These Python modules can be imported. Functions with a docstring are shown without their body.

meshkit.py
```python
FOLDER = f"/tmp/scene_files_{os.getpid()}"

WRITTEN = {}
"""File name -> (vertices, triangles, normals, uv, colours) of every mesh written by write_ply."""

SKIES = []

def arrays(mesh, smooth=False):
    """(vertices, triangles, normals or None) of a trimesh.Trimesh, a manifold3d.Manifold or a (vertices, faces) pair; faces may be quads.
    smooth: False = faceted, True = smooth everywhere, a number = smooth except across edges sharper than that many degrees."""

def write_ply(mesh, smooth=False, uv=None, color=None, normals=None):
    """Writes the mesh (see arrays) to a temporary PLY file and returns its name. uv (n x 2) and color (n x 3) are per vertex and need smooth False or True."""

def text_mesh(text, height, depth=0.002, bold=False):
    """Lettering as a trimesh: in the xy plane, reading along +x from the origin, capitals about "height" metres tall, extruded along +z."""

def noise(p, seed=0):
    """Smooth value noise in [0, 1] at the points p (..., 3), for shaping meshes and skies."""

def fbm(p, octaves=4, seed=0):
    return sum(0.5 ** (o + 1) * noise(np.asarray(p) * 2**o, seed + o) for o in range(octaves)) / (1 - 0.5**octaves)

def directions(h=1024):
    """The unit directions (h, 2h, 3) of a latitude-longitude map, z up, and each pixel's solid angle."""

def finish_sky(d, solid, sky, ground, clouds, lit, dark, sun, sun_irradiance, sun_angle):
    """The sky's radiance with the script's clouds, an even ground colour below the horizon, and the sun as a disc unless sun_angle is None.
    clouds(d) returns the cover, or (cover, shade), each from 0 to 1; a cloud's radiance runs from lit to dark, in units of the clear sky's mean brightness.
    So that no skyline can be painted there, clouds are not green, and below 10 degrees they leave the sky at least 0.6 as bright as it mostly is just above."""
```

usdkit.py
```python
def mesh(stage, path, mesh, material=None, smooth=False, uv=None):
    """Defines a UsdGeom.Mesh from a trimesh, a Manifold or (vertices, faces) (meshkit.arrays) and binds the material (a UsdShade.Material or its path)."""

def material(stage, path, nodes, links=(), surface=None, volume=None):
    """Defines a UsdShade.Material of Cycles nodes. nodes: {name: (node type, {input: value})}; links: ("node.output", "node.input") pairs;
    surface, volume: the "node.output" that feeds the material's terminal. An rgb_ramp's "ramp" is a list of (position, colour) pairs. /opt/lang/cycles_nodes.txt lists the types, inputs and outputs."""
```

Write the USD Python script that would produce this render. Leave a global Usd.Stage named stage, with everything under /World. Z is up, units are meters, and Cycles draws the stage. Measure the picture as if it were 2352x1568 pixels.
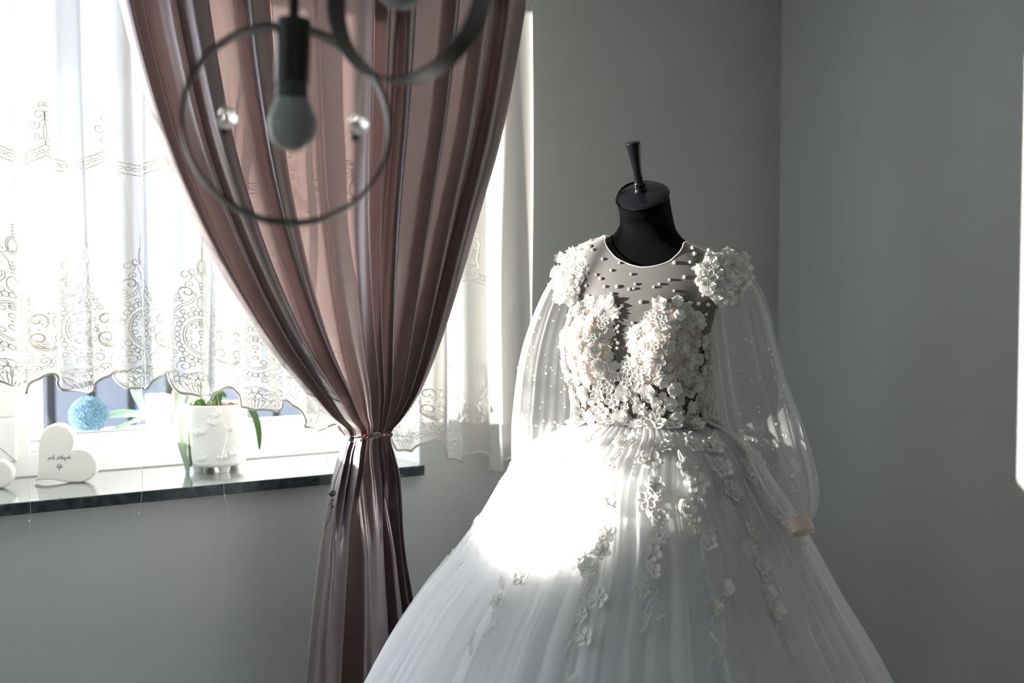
import math, random
import numpy as np, trimesh, usdkit, meshkit
from pxr import Usd, UsdGeom, UsdLux, UsdShade, Gf, Sdf
from scipy.interpolate import PchipInterpolator, CubicSpline

stage = Usd.Stage.CreateInMemory()
UsdGeom.SetStageUpAxis(stage, 'Z'); UsdGeom.SetStageMetersPerUnit(stage, 1.0)
UsdGeom.Xform.Define(stage, '/World'); UsdGeom.Scope.Define(stage, '/World/Looks')
rng = np.random.default_rng(7); random.seed(7)
PI = math.pi

# ------------------------------------------------------------------ camera, sky, sun, exposure
F_PX, PITCH = 2613.0, math.atan(114 / 2613.0)
CAM = np.array([-0.437, -3.038, 1.45])
HEAD = math.radians(57.6)                                   # heading, measured from the window wall's direction (+x)
H = np.array([math.cos(HEAD), math.sin(HEAD), 0.0]); R = np.array([math.sin(HEAD), -math.cos(HEAD), 0.0])
FWD = H * math.cos(PITCH) + np.array([0, 0, -math.sin(PITCH)]); UP = np.cross(R, FWD)
cam = UsdGeom.Camera.Define(stage, '/World/camera')
m4 = np.eye(4); m4[0, :3], m4[1, :3], m4[2, :3], m4[3, :3] = R, UP, -FWD, CAM
cam.AddTransformOp().Set(Gf.Matrix4d(*m4.ravel().tolist()))
cam.CreateHorizontalApertureAttr(36.0); cam.CreateVerticalApertureAttr(24.0)
cam.CreateFocalLengthAttr(F_PX * 36.0 / 2352.0)
cam.CreateFStopAttr(2.4); cam.CreateFocusDistanceAttr(2.65)
cam.CreateClippingRangeAttr(Gf.Vec2f(0.05, 1000.0))
cam.CreateExposureAttr(0.85)

SUN_AZ, SUN_EL = math.radians(146.5), math.radians(4.8)     # towards the sun
SUN = np.array([math.cos(SUN_AZ) * math.cos(SUN_EL), math.sin(SUN_AZ) * math.cos(SUN_EL), math.sin(SUN_EL)])
SUN_POWER, SKY_POWER = 7.5, 0.95
sun = UsdLux.DistantLight.Define(stage, '/World/sun')
sun.CreateAngleAttr(0.9); sun.CreateColorAttr(Gf.Vec3f(1.0, 0.93, 0.85))
sun.CreateIntensityAttr(SUN_POWER); sun.CreateNormalizeAttr(True)
z_ = SUN; x_ = np.cross([0, 0, 1], z_); x_ /= np.linalg.norm(x_); y_ = np.cross(z_, x_)
ms = np.eye(4); ms[0, :3], ms[1, :3], ms[2, :3] = x_, y_, z_
sun.AddTransformOp().Set(Gf.Matrix4d(*ms.ravel().tolist()))
sky = UsdLux.DomeLight.Define(stage, '/World/sky')
sky.CreateIntensityAttr(SKY_POWER); sky.CreateColorAttr(Gf.Vec3f(0.83, 0.94, 1.03))

# ------------------------------------------------------------------ helpers: photograph -> place
def ray(px, py):
    d = FWD + R * ((px - 1176) / F_PX) + UP * ((784 - py) / F_PX)
    return d
def on_y(px, py, Y):                                        # a point of the plane y = Y
    d = ray(px, py); return CAM + d * ((Y - CAM[1]) / d[1])
def on_z(px, py, Z):
    d = ray(px, py); return CAM + d * ((Z - CAM[2]) / d[2])
def at_depth(px, py, D):
    return CAM + ray(px, py) * (D / float(np.dot(ray(px, py), FWD)))

# ------------------------------------------------------------------ helpers: prims
_taken = {}
def numbered(parent, name):
    k = _taken.get((parent, name), 0); _taken[(parent, name)] = k + 1
    return f'{parent}/{name}' if k == 0 else f'{parent}/{name}_{k:03d}'
def tag(p, label=None, cat=None, group=None, kind=None):
    p = p.GetPrim() if hasattr(p, 'GetPrim') else p
    for k, v in (('label', label), ('category', cat), ('group', group), ('kind', kind)):
        if v: p.SetCustomDataByKey(k, v)
    return p
def thing(name, label, cat, loc=(0, 0, 0), rotz=0.0, group=None, kind=None):
    path = numbered('/World', name)
    x = UsdGeom.Xform.Define(stage, path); x.AddTranslateOp().Set(Gf.Vec3d(*map(float, loc))); x.AddRotateZOp().Set(math.degrees(rotz))
    tag(x, label, cat, group, kind); return path
def part(name, mesh, mat, parent='/World', smooth=35, label=None, kind=None):
    path = numbered(parent, name)
    m = usdkit.mesh(stage, path, mesh, mat, smooth=smooth)
    if label or kind: tag(m, label, None, None, kind)
    return path
def struct(name, mesh, mat, parent='/World', smooth=False):
    p = part(name, mesh, mat, parent, smooth)
    if parent == '/World': tag(stage.GetPrimAtPath(p), kind='structure')
    return p

# ------------------------------------------------------------------ helpers: shapes
def grid(P, wrap=False):                                    # P (n, m, 3) -> vertices, quads; wrap joins the first axis
    n, m = P.shape[:2]
    a = np.arange(n if wrap else n - 1)
    i, j = np.meshgrid(a, np.arange(m - 1), indexing='ij'); i2 = (i + 1) % n
    q = np.stack([i * m + j, i2 * m + j, i2 * m + j + 1, i * m + j + 1], -1).reshape(-1, 4)
    return P.reshape(-1, 3), np.vstack([q[:, [0, 1, 2]], q[:, [0, 2, 3]]])
def join(ms):
    V, Fs, n = [], [], 0
    for v, f in ms:
        V.append(np.asarray(v, float)); Fs.append(np.asarray(f, int) + n); n += len(v)
    return np.vstack(V), np.vstack(Fs)
def VF(t): return np.array(t.vertices), np.array(t.faces)
def box(lo, hi, ch=0.0):
    lo, hi = np.array(lo, float), np.array(hi, float)
    if ch <= 0: return VF(trimesh.creation.box(bounds=[lo, hi]))
    p = []
    for sx in (0, 1):
        for sy in (0, 1):
            for sz in (0, 1):
                c = np.array([(lo, hi)[s][k] for k, s in enumerate((sx, sy, sz))]); d = np.array([1 - 2 * sx, 1 - 2 * sy, 1 - 2 * sz]) * ch
                for k in range(3):
                    e = d.copy(); e[k] = 0; p.append(c + e)
    return VF(trimesh.convex.convex_hull(np.array(p)))
def tube(pts, rad, sides=8, caps=True):
    p = np.asarray(pts, float); n = len(p); rad = np.broadcast_to(rad, (n,))
    t = np.gradient(p, axis=0); t /= np.linalg.norm(t, axis=1, keepdims=True) + 1e-12
    ref = np.array([0, 0, 1.0]) if abs(t[0, 2]) < 0.9 else np.array([1.0, 0, 0])
    a = np.zeros_like(p); cur = ref
    for k in range(n):
        cur = cur - t[k] * np.dot(cur, t[k]); cur /= np.linalg.norm(cur) + 1e-12; a[k] = cur
    b = np.cross(t, a); ang = np.arange(sides) * 2 * PI / sides
    P = p[None] + rad[None, :, None] * (np.cos(ang)[:, None, None] * a[None] + np.sin(ang)[:, None, None] * b[None])
    v, f = grid(P, wrap=True)
    if caps:
        k = len(v); v = np.vstack([v, p[0], p[-1]]); i = np.arange(sides); j = (i + 1) % sides
        f = np.vstack([f, np.stack([np.full(sides, k), j * n, i * n], 1), np.stack([np.full(sides, k + 1), i * n + n - 1, j * n + n - 1], 1)])
    return v, f
def lathe(prof, n=48, c=(0, 0, 0)):                         # prof [(r, z)], about z
    prof = np.array(prof, float); a = np.arange(n) * 2 * PI / n
    P = np.stack([np.cos(a)[:, None] * prof[:, 0], np.sin(a)[:, None] * prof[:, 0], np.broadcast_to(prof[:, 1], (n, len(prof)))], -1)
    v, f = grid(P, wrap=True); return v + np.array(c), f
def ball(c, r, k=2):
    s = trimesh.creation.icosphere(k, r); return np.array(s.vertices) + np.array(c), np.array(s.faces)
def xf(mesh, M=None, loc=(0, 0, 0), s=1.0):
    v, f = mesh; v = np.asarray(v) * s
    if M is not None: v = v @ np.asarray(M).T
    return v + np.array(loc), f
def frame(nrm, spin=0.0):                                   # columns: tangent, bitangent, normal
    n = np.asarray(nrm, float); n /= np.linalg.norm(n)
    ref = np.array([0, 0, 1.0]) if abs(n[2]) < 0.95 else np.array([1.0, 0, 0])
    t = np.cross(ref, n); t /= np.linalg.norm(t); b = np.cross(n, t)
    return np.stack([t * math.cos(spin) + b * math.sin(spin), -t * math.sin(spin) + b * math.cos(spin), n], 1)
def smooth_line(pts, n=40):
    p = np.asarray(pts, float); t = np.r_[0, np.cumsum(np.linalg.norm(np.diff(p, axis=0), axis=1))]
    return CubicSpline(t, p)(np.linspace(0, t[-1], n))
def sstep(x, a, b):
    t = np.clip((np.asarray(x, float) - a) / (b - a), 0, 1); return t * t * (3 - 2 * t)

# ------------------------------------------------------------------ materials
def mat(name, nodes, links, surface):
    return usdkit.material(stage, '/World/Looks/' + name, nodes, links, surface=surface)
def plain(name, col, rough=0.5, spec=0.5, metal=0.0, noise=0.0, scale=8.0, bump=0.0, bscale=60.0, **kw):
    nodes = {'p': ('principled_bsdf', dict(base_color=col, roughness=rough, specular_ior_level=spec, metallic=metal, **kw))}
    links = []
    if noise or bump: nodes['g'] = ('texture_coordinate', {})
    if noise:
        nodes['n'] = ('noise_texture', dict(scale=scale, detail=4.0))
        nodes['r'] = ('rgb_ramp', {'ramp': [(0.3, tuple(c * (1 - noise) for c in col)), (0.7, tuple(min(1, c * (1 + noise)) for c in col))]})
        links += [('g.object', 'n.vector'), ('n.fac', 'r.fac'), ('r.color', 'p.base_color')]
    if bump:
        nodes['bn'] = ('noise_texture', dict(scale=bscale, detail=3.0)); nodes['b'] = ('bump', dict(strength=bump, distance=0.002))
        links += [('g.object', 'bn.vector'), ('bn.fac', 'b.height'), ('b.normal', 'p.normal')]
    return mat(name, nodes, links, 'p.BSDF')
def sheer(name, col, cover, rough_noise=0.06, trans=0.5, scale=1500.0, edge=0.0, tcol=None):
    """Woven net: part of the light passes between the threads, the rest is scattered to both sides."""
    nodes = {'t': ('transparent_bsdf', {}), 'd': ('diffuse_bsdf', dict(color=col)), 'l': ('translucent_bsdf', dict(color=tcol or col)),
             'm1': ('mix_closure', dict(fac=trans)), 'm2': ('mix_closure', {}), 'g': ('texture_coordinate', {}),
             'n': ('noise_texture', dict(scale=scale, detail=1.0)), 'r': ('map_range', dict(from_min=0.0, from_max=1.0, to_min=cover - rough_noise, to_max=cover + rough_noise)),
             'w': ('layer_weight', dict(blend=0.5)), 'ma': ('math', dict(math_type='multiply_add', value2=edge, use_clamp=True))}
    links = [('d.BSDF', 'm1.closure1'), ('l.BSDF', 'm1.closure2'), ('t.BSDF', 'm2.closure1'), ('m1.closure', 'm2.closure2'), ('g.object', 'n.vector'), ('n.fac', 'r.value'),
             ('w.facing', 'ma.value1'), ('r.result', 'ma.value3'), ('ma.value', 'm2.fac')]
    return mat(name, nodes, links, 'm2.closure')
def cloth(name, col, tcol, trans=0.35, rough=0.6, **kw):
    nodes = {'p': ('principled_bsdf', dict(base_color=col, roughness=rough, **kw)), 'l': ('translucent_bsdf', dict(color=tcol)), 'm': ('mix_closure', dict(fac=trans))}
    return mat(name, nodes, [('p.BSDF', 'm.closure1'), ('l.BSDF', 'm.closure2')], 'm.closure')

M = {}
M['wall'] = plain('wall_paint', (0.48, 0.50, 0.50), 0.75, 0.25, noise=0.03, scale=3, bump=0.12, bscale=90)
M['wall_light'] = plain('wall_paint_light', (0.47, 0.48, 0.48), 0.8, 0.2)
M['ceiling'] = plain('ceiling_paint', (0.90, 0.90, 0.90), 0.9, 0.2)
M['floor'] = plain('floor_wood', (0.64, 0.59, 0.54), 0.5, 0.4, noise=0.2, scale=4)
M['pvc'] = plain('window_plastic', (0.86, 0.87, 0.87), 0.3, 0.5)
M['reveal'] = plain('reveal_plaster', (0.82, 0.82, 0.81), 0.8, 0.2)
M['gasket'] = plain('gasket_rubber', (0.25, 0.28, 0.30), 0.6)
M['granite'] = mat('granite', {'p': ('principled_bsdf', dict(roughness=0.12, specular_ior_level=0.7)), 'g': ('texture_coordinate', {}),
    'n': ('noise_texture', dict(scale=38.0, detail=8.0, roughness=0.7)), 'r': ('rgb_ramp', {'ramp': [(0.40, (0.012, 0.018, 0.024)), (0.58, (0.035, 0.05, 0.055)), (0.70, (0.10, 0.13, 0.13))]}),
    'n2': ('noise_texture', dict(scale=4.5, detail=3.0)), 'r2': ('rgb_ramp', {'ramp': [(0.66, (0, 0, 0)), (0.72, (1, 1, 1))]}), 'mx': ('mix_color', dict(b=(0.38, 0.42, 0.39)))},
    [('g.object', 'n.vector'), ('n.fac', 'r.fac'), ('g.object', 'n2.vector'), ('n2.fac', 'r2.fac'), ('r2.color', 'mx.fac'), ('r.color', 'mx.a'), ('mx.result', 'p.base_color')], 'p.BSDF')
M['granite_top'] = plain('granite_reflection_tint', (0.22, 0.235, 0.24), 0.06, 0.9, noise=0.25, scale=60, coat_weight=1.0, coat_ior=1.9, coat_roughness=0.05)  # base colour lightened to hold part of the window's reflection
M['glass'] = mat('window_glass', {'t': ('transparent_bsdf', dict(color=(0.96, 0.975, 0.975))), 'gl': ('glossy_bsdf', dict(color=(1, 1, 1), roughness=0.0)), 'w': ('layer_weight', dict(blend=0.5)),
    'pw': ('math', dict(math_type='power', value2=4.0)), 'f': ('math', dict(math_type='multiply_add', value2=0.7, value3=0.035, use_clamp=True)), 'm': ('mix_closure', {})},
    [('w.facing', 'pw.value1'), ('pw.value', 'f.value1'), ('f.value', 'm.fac'), ('t.BSDF', 'm.closure1'), ('gl.BSDF', 'm.closure2')], 'm.closure')
M['clear'] = plain('clear_glass', (1, 1, 1), 0.02, 0.5, transmission_weight=1.0, ior=1.45)
M['net'] = sheer('net_curtain', (0.62, 0.61, 0.59), 0.50, 0.04, 0.5, 900, 0.25)
M['thread'] = cloth('embroidery_thread', (0.60, 0.58, 0.53), (0.30, 0.28, 0.24), 0.12, 0.7)
M['hem_cord'] = cloth('hem_cord', (0.62, 0.60, 0.54), (0.30, 0.28, 0.24), 0.12, 0.7)
M['velvet'] = mat('curtain_velvet', {'p': ('principled_bsdf', dict(base_color=(0.28, 0.242, 0.252), roughness=0.29, specular_ior_level=0.8, sheen_weight=1.0, sheen_roughness=0.28, sheen_tint=(0.95, 0.9, 0.9), metallic=0.88)),
    'l': ('translucent_bsdf', {}), 'm': ('mix_closure', dict(fac=0.105)), 'g': ('texture_coordinate', {}), 'mp': ('mapping', dict(scale=(700.0, 700.0, 160.0))),
    'n': ('noise_texture', dict(scale=1.0, detail=2.0)), 'r': ('rgb_ramp', {'ramp': [(0.3, (0.62, 0.41, 0.39)), (0.7, (0.80, 0.56, 0.53))]}),
    'n2': ('noise_texture', dict(scale=600.0, detail=2.0)), 'b': ('bump', dict(strength=0.35, distance=0.0008))},
    [('g.object', 'mp.vector'), ('mp.vector', 'n.vector'), ('n.fac', 'r.fac'), ('r.color', 'l.color'), ('g.object', 'n2.vector'), ('n2.fac', 'b.height'), ('b.normal', 'p.normal'), ('p.BSDF', 'm.closure1'), ('l.BSDF', 'm.closure2')], 'm.closure')
M['tulle'] = sheer('skirt_tulle', (0.96, 0.96, 0.97), 0.30, 0.03, 0.45, 700, 0.25)
M['tulle_sleeve'] = sheer('sleeve_tulle', (0.92, 0.92, 0.93), 0.125, 0.02, 0.34, 900, 0.25)
M['tulle_yoke'] = sheer('yoke_tulle', (0.94, 0.91, 0.88), 0.19, 0.02, 0.2, 900, 0.12)
M['satin'] = plain('skirt_lining', (0.93, 0.93, 0.94), 0.45, 0.3)
M['blush'] = plain('blush_lining', (0.80, 0.62, 0.53), 0.6, 0.3)
M['nude_mesh'] = sheer('nude_mesh', (0.80, 0.66, 0.58), 0.30, 0.03, 0.3, 900, 0.1)
M['nude_band'] = cloth('nude_band', (0.76, 0.62, 0.56), (0.78, 0.6, 0.52), 0.3, 0.5)
M['lace'] = cloth('lace_applique', (0.90, 0.89, 0.87), (0.85, 0.83, 0.80), 0.3, 0.55)
M['pearl'] = plain('pearl', (0.90, 0.84, 0.77), 0.15, 0.8, coat_weight=0.6)
M['form_fabric'] = plain('form_fabric', (0.0022, 0.0025, 0.003), 0.8, 0.03)
M['form_gloss'] = plain('form_gloss', (0.006, 0.007, 0.009), 0.14, 0.3)
M['porcelain'] = plain('porcelain', (0.86, 0.86, 0.84), 0.22, 0.5)
M['heart'] = plain('heart_ceramic', (0.84, 0.83, 0.78), 0.35, 0.4)
M['ink'] = plain('ink', (0.03, 0.03, 0.03), 0.7, 0.2)
M['leaf'] = cloth('orchid_leaf', (0.10, 0.20, 0.07), (0.22, 0.34, 0.10), 0.25, 0.3)
M['leaf_backlit_tint'] = cloth('orchid_leaf_backlit_tint', (0.42, 0.50, 0.44), (0.60, 0.68, 0.50), 0.4, 0.3)  # paler leaf colour holding the light that shines through from behind
M['bark'] = plain('orchid_bark', (0.20, 0.10, 0.06), 0.9, 0.1, noise=0.5, scale=60)
M['blue'] = cloth('allium_blue', (0.16, 0.27, 0.36), (0.16, 0.3, 0.4), 0.2, 0.6)
M['blue_core'] = plain('allium_core', (0.02, 0.07, 0.11), 0.8)
M['stem'] = cloth('allium_stem', (0.24, 0.36, 0.27), (0.3, 0.45, 0.32), 0.2, 0.5)
M['wire'] = plain('fairy_wire', (0.72, 0.66, 0.55), 0.3, 0.5, metal=0.6)
M['iron'] = plain('lamp_iron', (0.014, 0.017, 0.018), 0.45, 0.4)
M['socket'] = plain('lamp_socket', (0.02, 0.02, 0.02), 0.3, 0.5)
M['bulb'] = plain('bulb_frosted', (0.30, 0.315, 0.31), 0.35, 0.4)
M['bulb_neck'] = plain('bulb_neck', (0.06, 0.065, 0.065), 0.4, 0.4)
M['crystal'] = plain('crystal', (1, 1, 1), 0.0, 0.5, transmission_weight=1.0, ior=1.6)
M['bead_dark'] = plain('bead_dark', (0.02, 0.022, 0.026), 0.2, 0.6)
M['bead_red'] = plain('bead_red', (0.10, 0.02, 0.03), 0.08, 0.6, coat_weight=0.5)
M['fence'] = plain('shed_boards', (0.135, 0.145, 0.185), 0.8, 0.2, noise=0.1, scale=3)
M['shed_dark'] = plain('shed_gap', (0.03, 0.03, 0.036), 0.9)
M['paving'] = plain('yard_paving', (0.38, 0.38, 0.38), 0.9, 0.2, noise=0.1, scale=2)

# ------------------------------------------------------------------ the room
CORNER_X = on_y(1788, 700, 0.0)[0]
X0, X1, ZS, ZT, ZC = -1.75, on_y(966, 1062, 0.0)[0], 0.93, 2.46, 2.60
WL, WB, T = -2.3, -4.3, 0.50
w = [box((WL - .2, 0, 0), (X0, T, ZC)), box((X1, 0, 0), (CORNER_X + .2, T, ZC)), box((X0, 0, 0), (X1, T, ZS - .03)), box((X0, 0, ZT), (X1, T, ZC))]
struct('wall_left', join(w), M['wall'])
struct('wall_right', box((CORNER_X, WB - .2, 0), (CORNER_X + .2, 0, ZC)), M['wall'])
struct('wall_back', box((WL, WB - .2, 0), (CORNER_X, WB, ZC)), M['wall_light'])
wy0, wy1, wz0, wz1 = -1.95, -0.40, 1.00, 2.30                   # side window out of view, placed to light the right wall and skirt
struct('wall_front', join([box((WL - .2, WB - .2, 0), (WL, wy0, ZC)), box((WL - .2, wy1, 0), (WL, 0, ZC)), box((WL - .2, wy0, 0), (WL, wy1, wz0)), box((WL - .2, wy0, wz1), (WL, wy1, ZC))]), M['wall_light'])
win2 = UsdGeom.Xform.Define(stage, '/World/unseen_window_2').GetPath().pathString; tag(stage.GetPrimAtPath(win2), kind='structure')
part('window_frame', join([box((WL - .16, wy0, wz0), (WL - .10, wy1, wz0 + .06)), box((WL - .16, wy0, wz1 - .06), (WL - .10, wy1, wz1)), box((WL - .16, wy0, wz0 + .06), (WL - .10, wy0 + .06, wz1 - .06)), box((WL - .16, wy1 - .06, wz0 + .06), (WL - .10, wy1, wz1 - .06))]), M['pvc'], win2, smooth=False)
part('pane', box((WL - .133, wy0 + .05, wz0 + .05), (WL - .127, wy1 - .05, wz1 - .05)), M['glass'], win2, smooth=False)
struct('floor', box((WL - .2, WB - .2, -.15), (CORNER_X + .2, T, 0)), M['floor'])
struct('ceiling', box((WL - .2, WB - .2, ZC), (CORNER_X + .2, T, ZC + .15)), M['ceiling'])
# plastered reveals of the window opening
struct('trim_1', join([box((X1 - .004, 0.002, ZS), (X1, T, ZT)), box((X0, 0.002, ZS), (X0 + .004, T, ZT)), box((X0, 0.002, ZT - .004), (X1, T, ZT))]), M['reveal'])

# window: outer frame, mullion, sashes with mitred corners, panes
YF = 0.37                                                   # room-side face of the frame
win = UsdGeom.Xform.Define(stage, '/World/window_1').GetPath().pathString; tag(stage.GetPrimAtPath(win), kind='structure')
xm0, xm1 = on_y(37, 980, YF)[0], on_y(94, 930, YF)[0]       # mullion between the two lights
def ring(x0, x1, z0, z1, w, y0, y1, ch=.004):
    return join([box((x0, y0, z0), (x1, y1, z0 + w), ch), box((x0, y0, z1 - w), (x1, y1, z1), ch), box((x0, y0, z0 + w), (x0 + w, y1, z1 - w), ch), box((x1 - w, y0, z0 + w), (x1, y1, z1 - w), ch)])
part('window_frame', join([ring(X0, X1, ZS, ZT, .068, YF, YF + .075), box((xm0 - .005, YF, ZS + .06), (xm1 - .030, YF + .075, ZT - .06), .004)]), M['pvc'], win, smooth=False)
for a, b, yy, z0, wd in ((X0 + .045, xm0, YF - .014, ZS + .046, .125), (xm1 - .034, X1 - .066, YF + .010, ZS + .066, .030)):
    s = part('sash', ring(a, b, z0, ZT - .046, wd, yy, yy + .06, .006), M['pvc'], win, smooth=False)
    a2, b2, z2, z3 = a + wd, b - wd, z0 + wd, ZT - .046 - wd
    part('glazing_bead', ring(a2, b2, z2, z3, .014, yy + .010, yy + .05, .003), M['pvc'], s, smooth=False)
    part('gasket', ring(a2 + .0135, b2 - .0135, z2 + .0135, z3 - .0135, .004, yy + .016, yy + .045, 0), M['gasket'], s, smooth=False)
    part('pane', box((a2 + .005, yy + .026, z2 + .005), (b2 - .005, yy + .032, z3 - .005)), M['glass'], s, smooth=False)
    if wd > .1: part('mitre_joint', join([tube([(a + .003, yy - .0003, z0 + .003), (a + wd - .001, yy - .0003, z0 + wd - .001)], .0010, 4), tube([(b - .003, yy - .0003, z0 + .003), (b - wd + .001, yy - .0003, z0 + wd - .001)], .0010, 4)]), M['gasket'], s, smooth=False)
# the granite sill
XS = on_y(975, 1066, -0.03)[0]
sill = thing('window_sill', 'polished dark granite window sill with pale veins and a rough front edge', 'window sill', (0, 0, 0))
part('slab', box((X0 - .03, -0.030, ZS - .030), (XS, -.0005, ZS), .0015), M['granite'], sill, smooth=False)
part('polished_top', box((X0 + .001, -.0285, ZS - .028), (X1 - .001, YF + .005, ZS + .0004)), M['granite_top'], sill, smooth=False, label='polished upper face, window reflection partly put into its pale colour')

struct('added_sun_blocker', box((-4.4, -1.6, -.3), (-4.2, 1.15, 2.45)), M['wall_light'])  # wall added out of view to keep sun out of the side window
# outside: yard, shed of boards, outer ledge
struct('ground', join([box((-14, T, -.5), (14, 30, -.3)), box((-14, -12, -.5), (WL - .2, T, -.3))]), M['paving'])
shed = thing('board_shed', 'blue-grey shed wall of upright boards seen through the gap under the lace', 'shed', (0, 0, 0))
YS = 3.4
xb = on_y(118, 900, YS)[0]; step = on_y(212, 900, YS)[0] - xb
part('backing', box((xb - 4.2 * step, YS + .03, -.3), (xb + 13 * step, YS + 1.4, 3.37)), M['shed_dark'], shed, smooth=False)
for k in range(-4, 13):
    part('board', box((xb + k * step + .022, YS, -.3), (xb + (k + 1) * step - .022, YS + .03, 3.40), .004), M['fence'], shed, smooth=False)
YA = .58
ZL = float(on_y(204, 995, YA)[2])
ledge = struct('trim_2', box((X0, YF + .075, ZS - .02), (X1, T + .22, ZL), .004), M['pvc'])

# ------------------------------------------------------------------ net curtain with embroidered border
YN = -0.19
XR = on_y(1214, 900, YN)[0]
CQ, QW = 0.72, (XR + 1.78) / 0.72
NQ = 1250
q = np.linspace(0, QW, NQ)
lam = 0.155 + 0.13 * meshkit.fbm(np.stack([q * 3.3, 0 * q, 0 * q + 2.2], -1), 3, 5)
theta = np.r_[0, np.cumsum(2 * PI / lam[:-1] * np.diff(q))] + 0.8
fold_y = np.sin(theta) + 0.30 * np.sin(2.27 * theta + 1.0)
fold_x = np.sin(2 * theta + 0.4)
hem_px = [(-10, 872), (65, 905), (210, 897), (350, 892), (425, 902), (510, 926), (640, 953), (760, 1000), (900, 1030), (1000, 1048), (1120, 1080), (1200, 1086)]
hp = np.array([on_y(a, b, YN) for a, b in hem_px])
arch = PchipInterpolator(np.r_[-2.2, -1.6, -1.0, -.45, hp[:, 0], hp[-1, 0] + .3], np.r_[1.0, 1.12, 1.235, 1.238, hp[:, 2], hp[-1, 2] - .02])
PER = 0.205                                                 # width of one repeat of the pattern
def scallop(qq):                                            # hem shape above its lowest points
    t = np.abs(((qq / PER + 0.5) % 1.0) - 0.5) * 2          # 0 at the medallion's centre, 1 between two medallions
    big = 0.042 * (0.5 - 0.5 * np.cos(PI * np.clip((t - .22) / .78, 0, 1)))
    return big + 0.0045 * np.abs(np.sin(t * PI * 2.5))
def net_point(qq, z, off=0.0):
    qq, z = np.asarray(qq, float), np.asarray(z, float)
    fy, fx = np.interp(qq, q, fold_y), np.interp(qq, q, fold_x)
    k = 0.65 + 0.4 * sstep(z, 2.4, 1.0); sway = 0.012 * np.sin(qq * 9 + z * 2.2) * sstep(z, 2.4, 1.2)
    return np.stack([-1.78 + CQ * qq + .012 * fx * k + sway, YN + .026 * fy * k - off, z + 0 * qq], -1)
net = thing('net_curtain', 'white net curtain with embroidered scrolls and a scalloped arched hem', 'net curtain', (0, 0, 0))
hem = arch(-1.78 + CQ * q) + scallop(q)
vv = np.linspace(0, 1, 64) ** 1.25
Z = hem[:, None] + (ZC - .01 - hem)[:, None] * vv[None]
part('net_panel', grid(net_point(np.broadcast_to(q[:, None], Z.shape), Z)), M['net'], net, smooth=True)
part('hem_cord', tube(net_point(q, hem - .001, .0015), .0036, 6), M['hem_cord'], net, smooth=True)
# pattern of one repeat, (u, h): u across from the medallion's centre, h above the hem's low point
def spiral(c, r, turns, start, sgn=1, n=26, grow=.18):
    t = np.linspace(0, 1, n); a = start + sgn * t * turns * 2 * PI; rr = r * (grow + (1 - grow) * t)
    return np.stack([c[0] + rr * np.cos(a), c[1] + rr * np.sin(a)], 1)
def circ(c, r, n=11, rx=1.0):
    a = np.linspace(0, 2 * PI, n + 1); return np.stack([c[0] + rx * r * np.cos(a), c[1] + r * np.sin(a)], 1)
def arc(c, r, a0, a1, n=14, ry=1.0):
    a = np.radians(np.linspace(a0, a1, n)); return np.stack([c[0] + r * np.cos(a), c[1] + ry * r * np.sin(a)], 1)
half, mid, dots = [], [], []
mid += [circ((0, .150), .045, 26, .72), circ((0, .150), .0405, 26, .70)]
for k in range(10): half.append(circ((.0235 * math.cos(k * PI / 5 + .3), .150 + .031 * math.sin(k * PI / 5 + .3)), .0050)) if math.cos(k * PI / 5 + .3) > 0 else None
mid += [circ((0, .150 + d), .0052) for d in (-.014, .012, -.036 + .072)]
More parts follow.
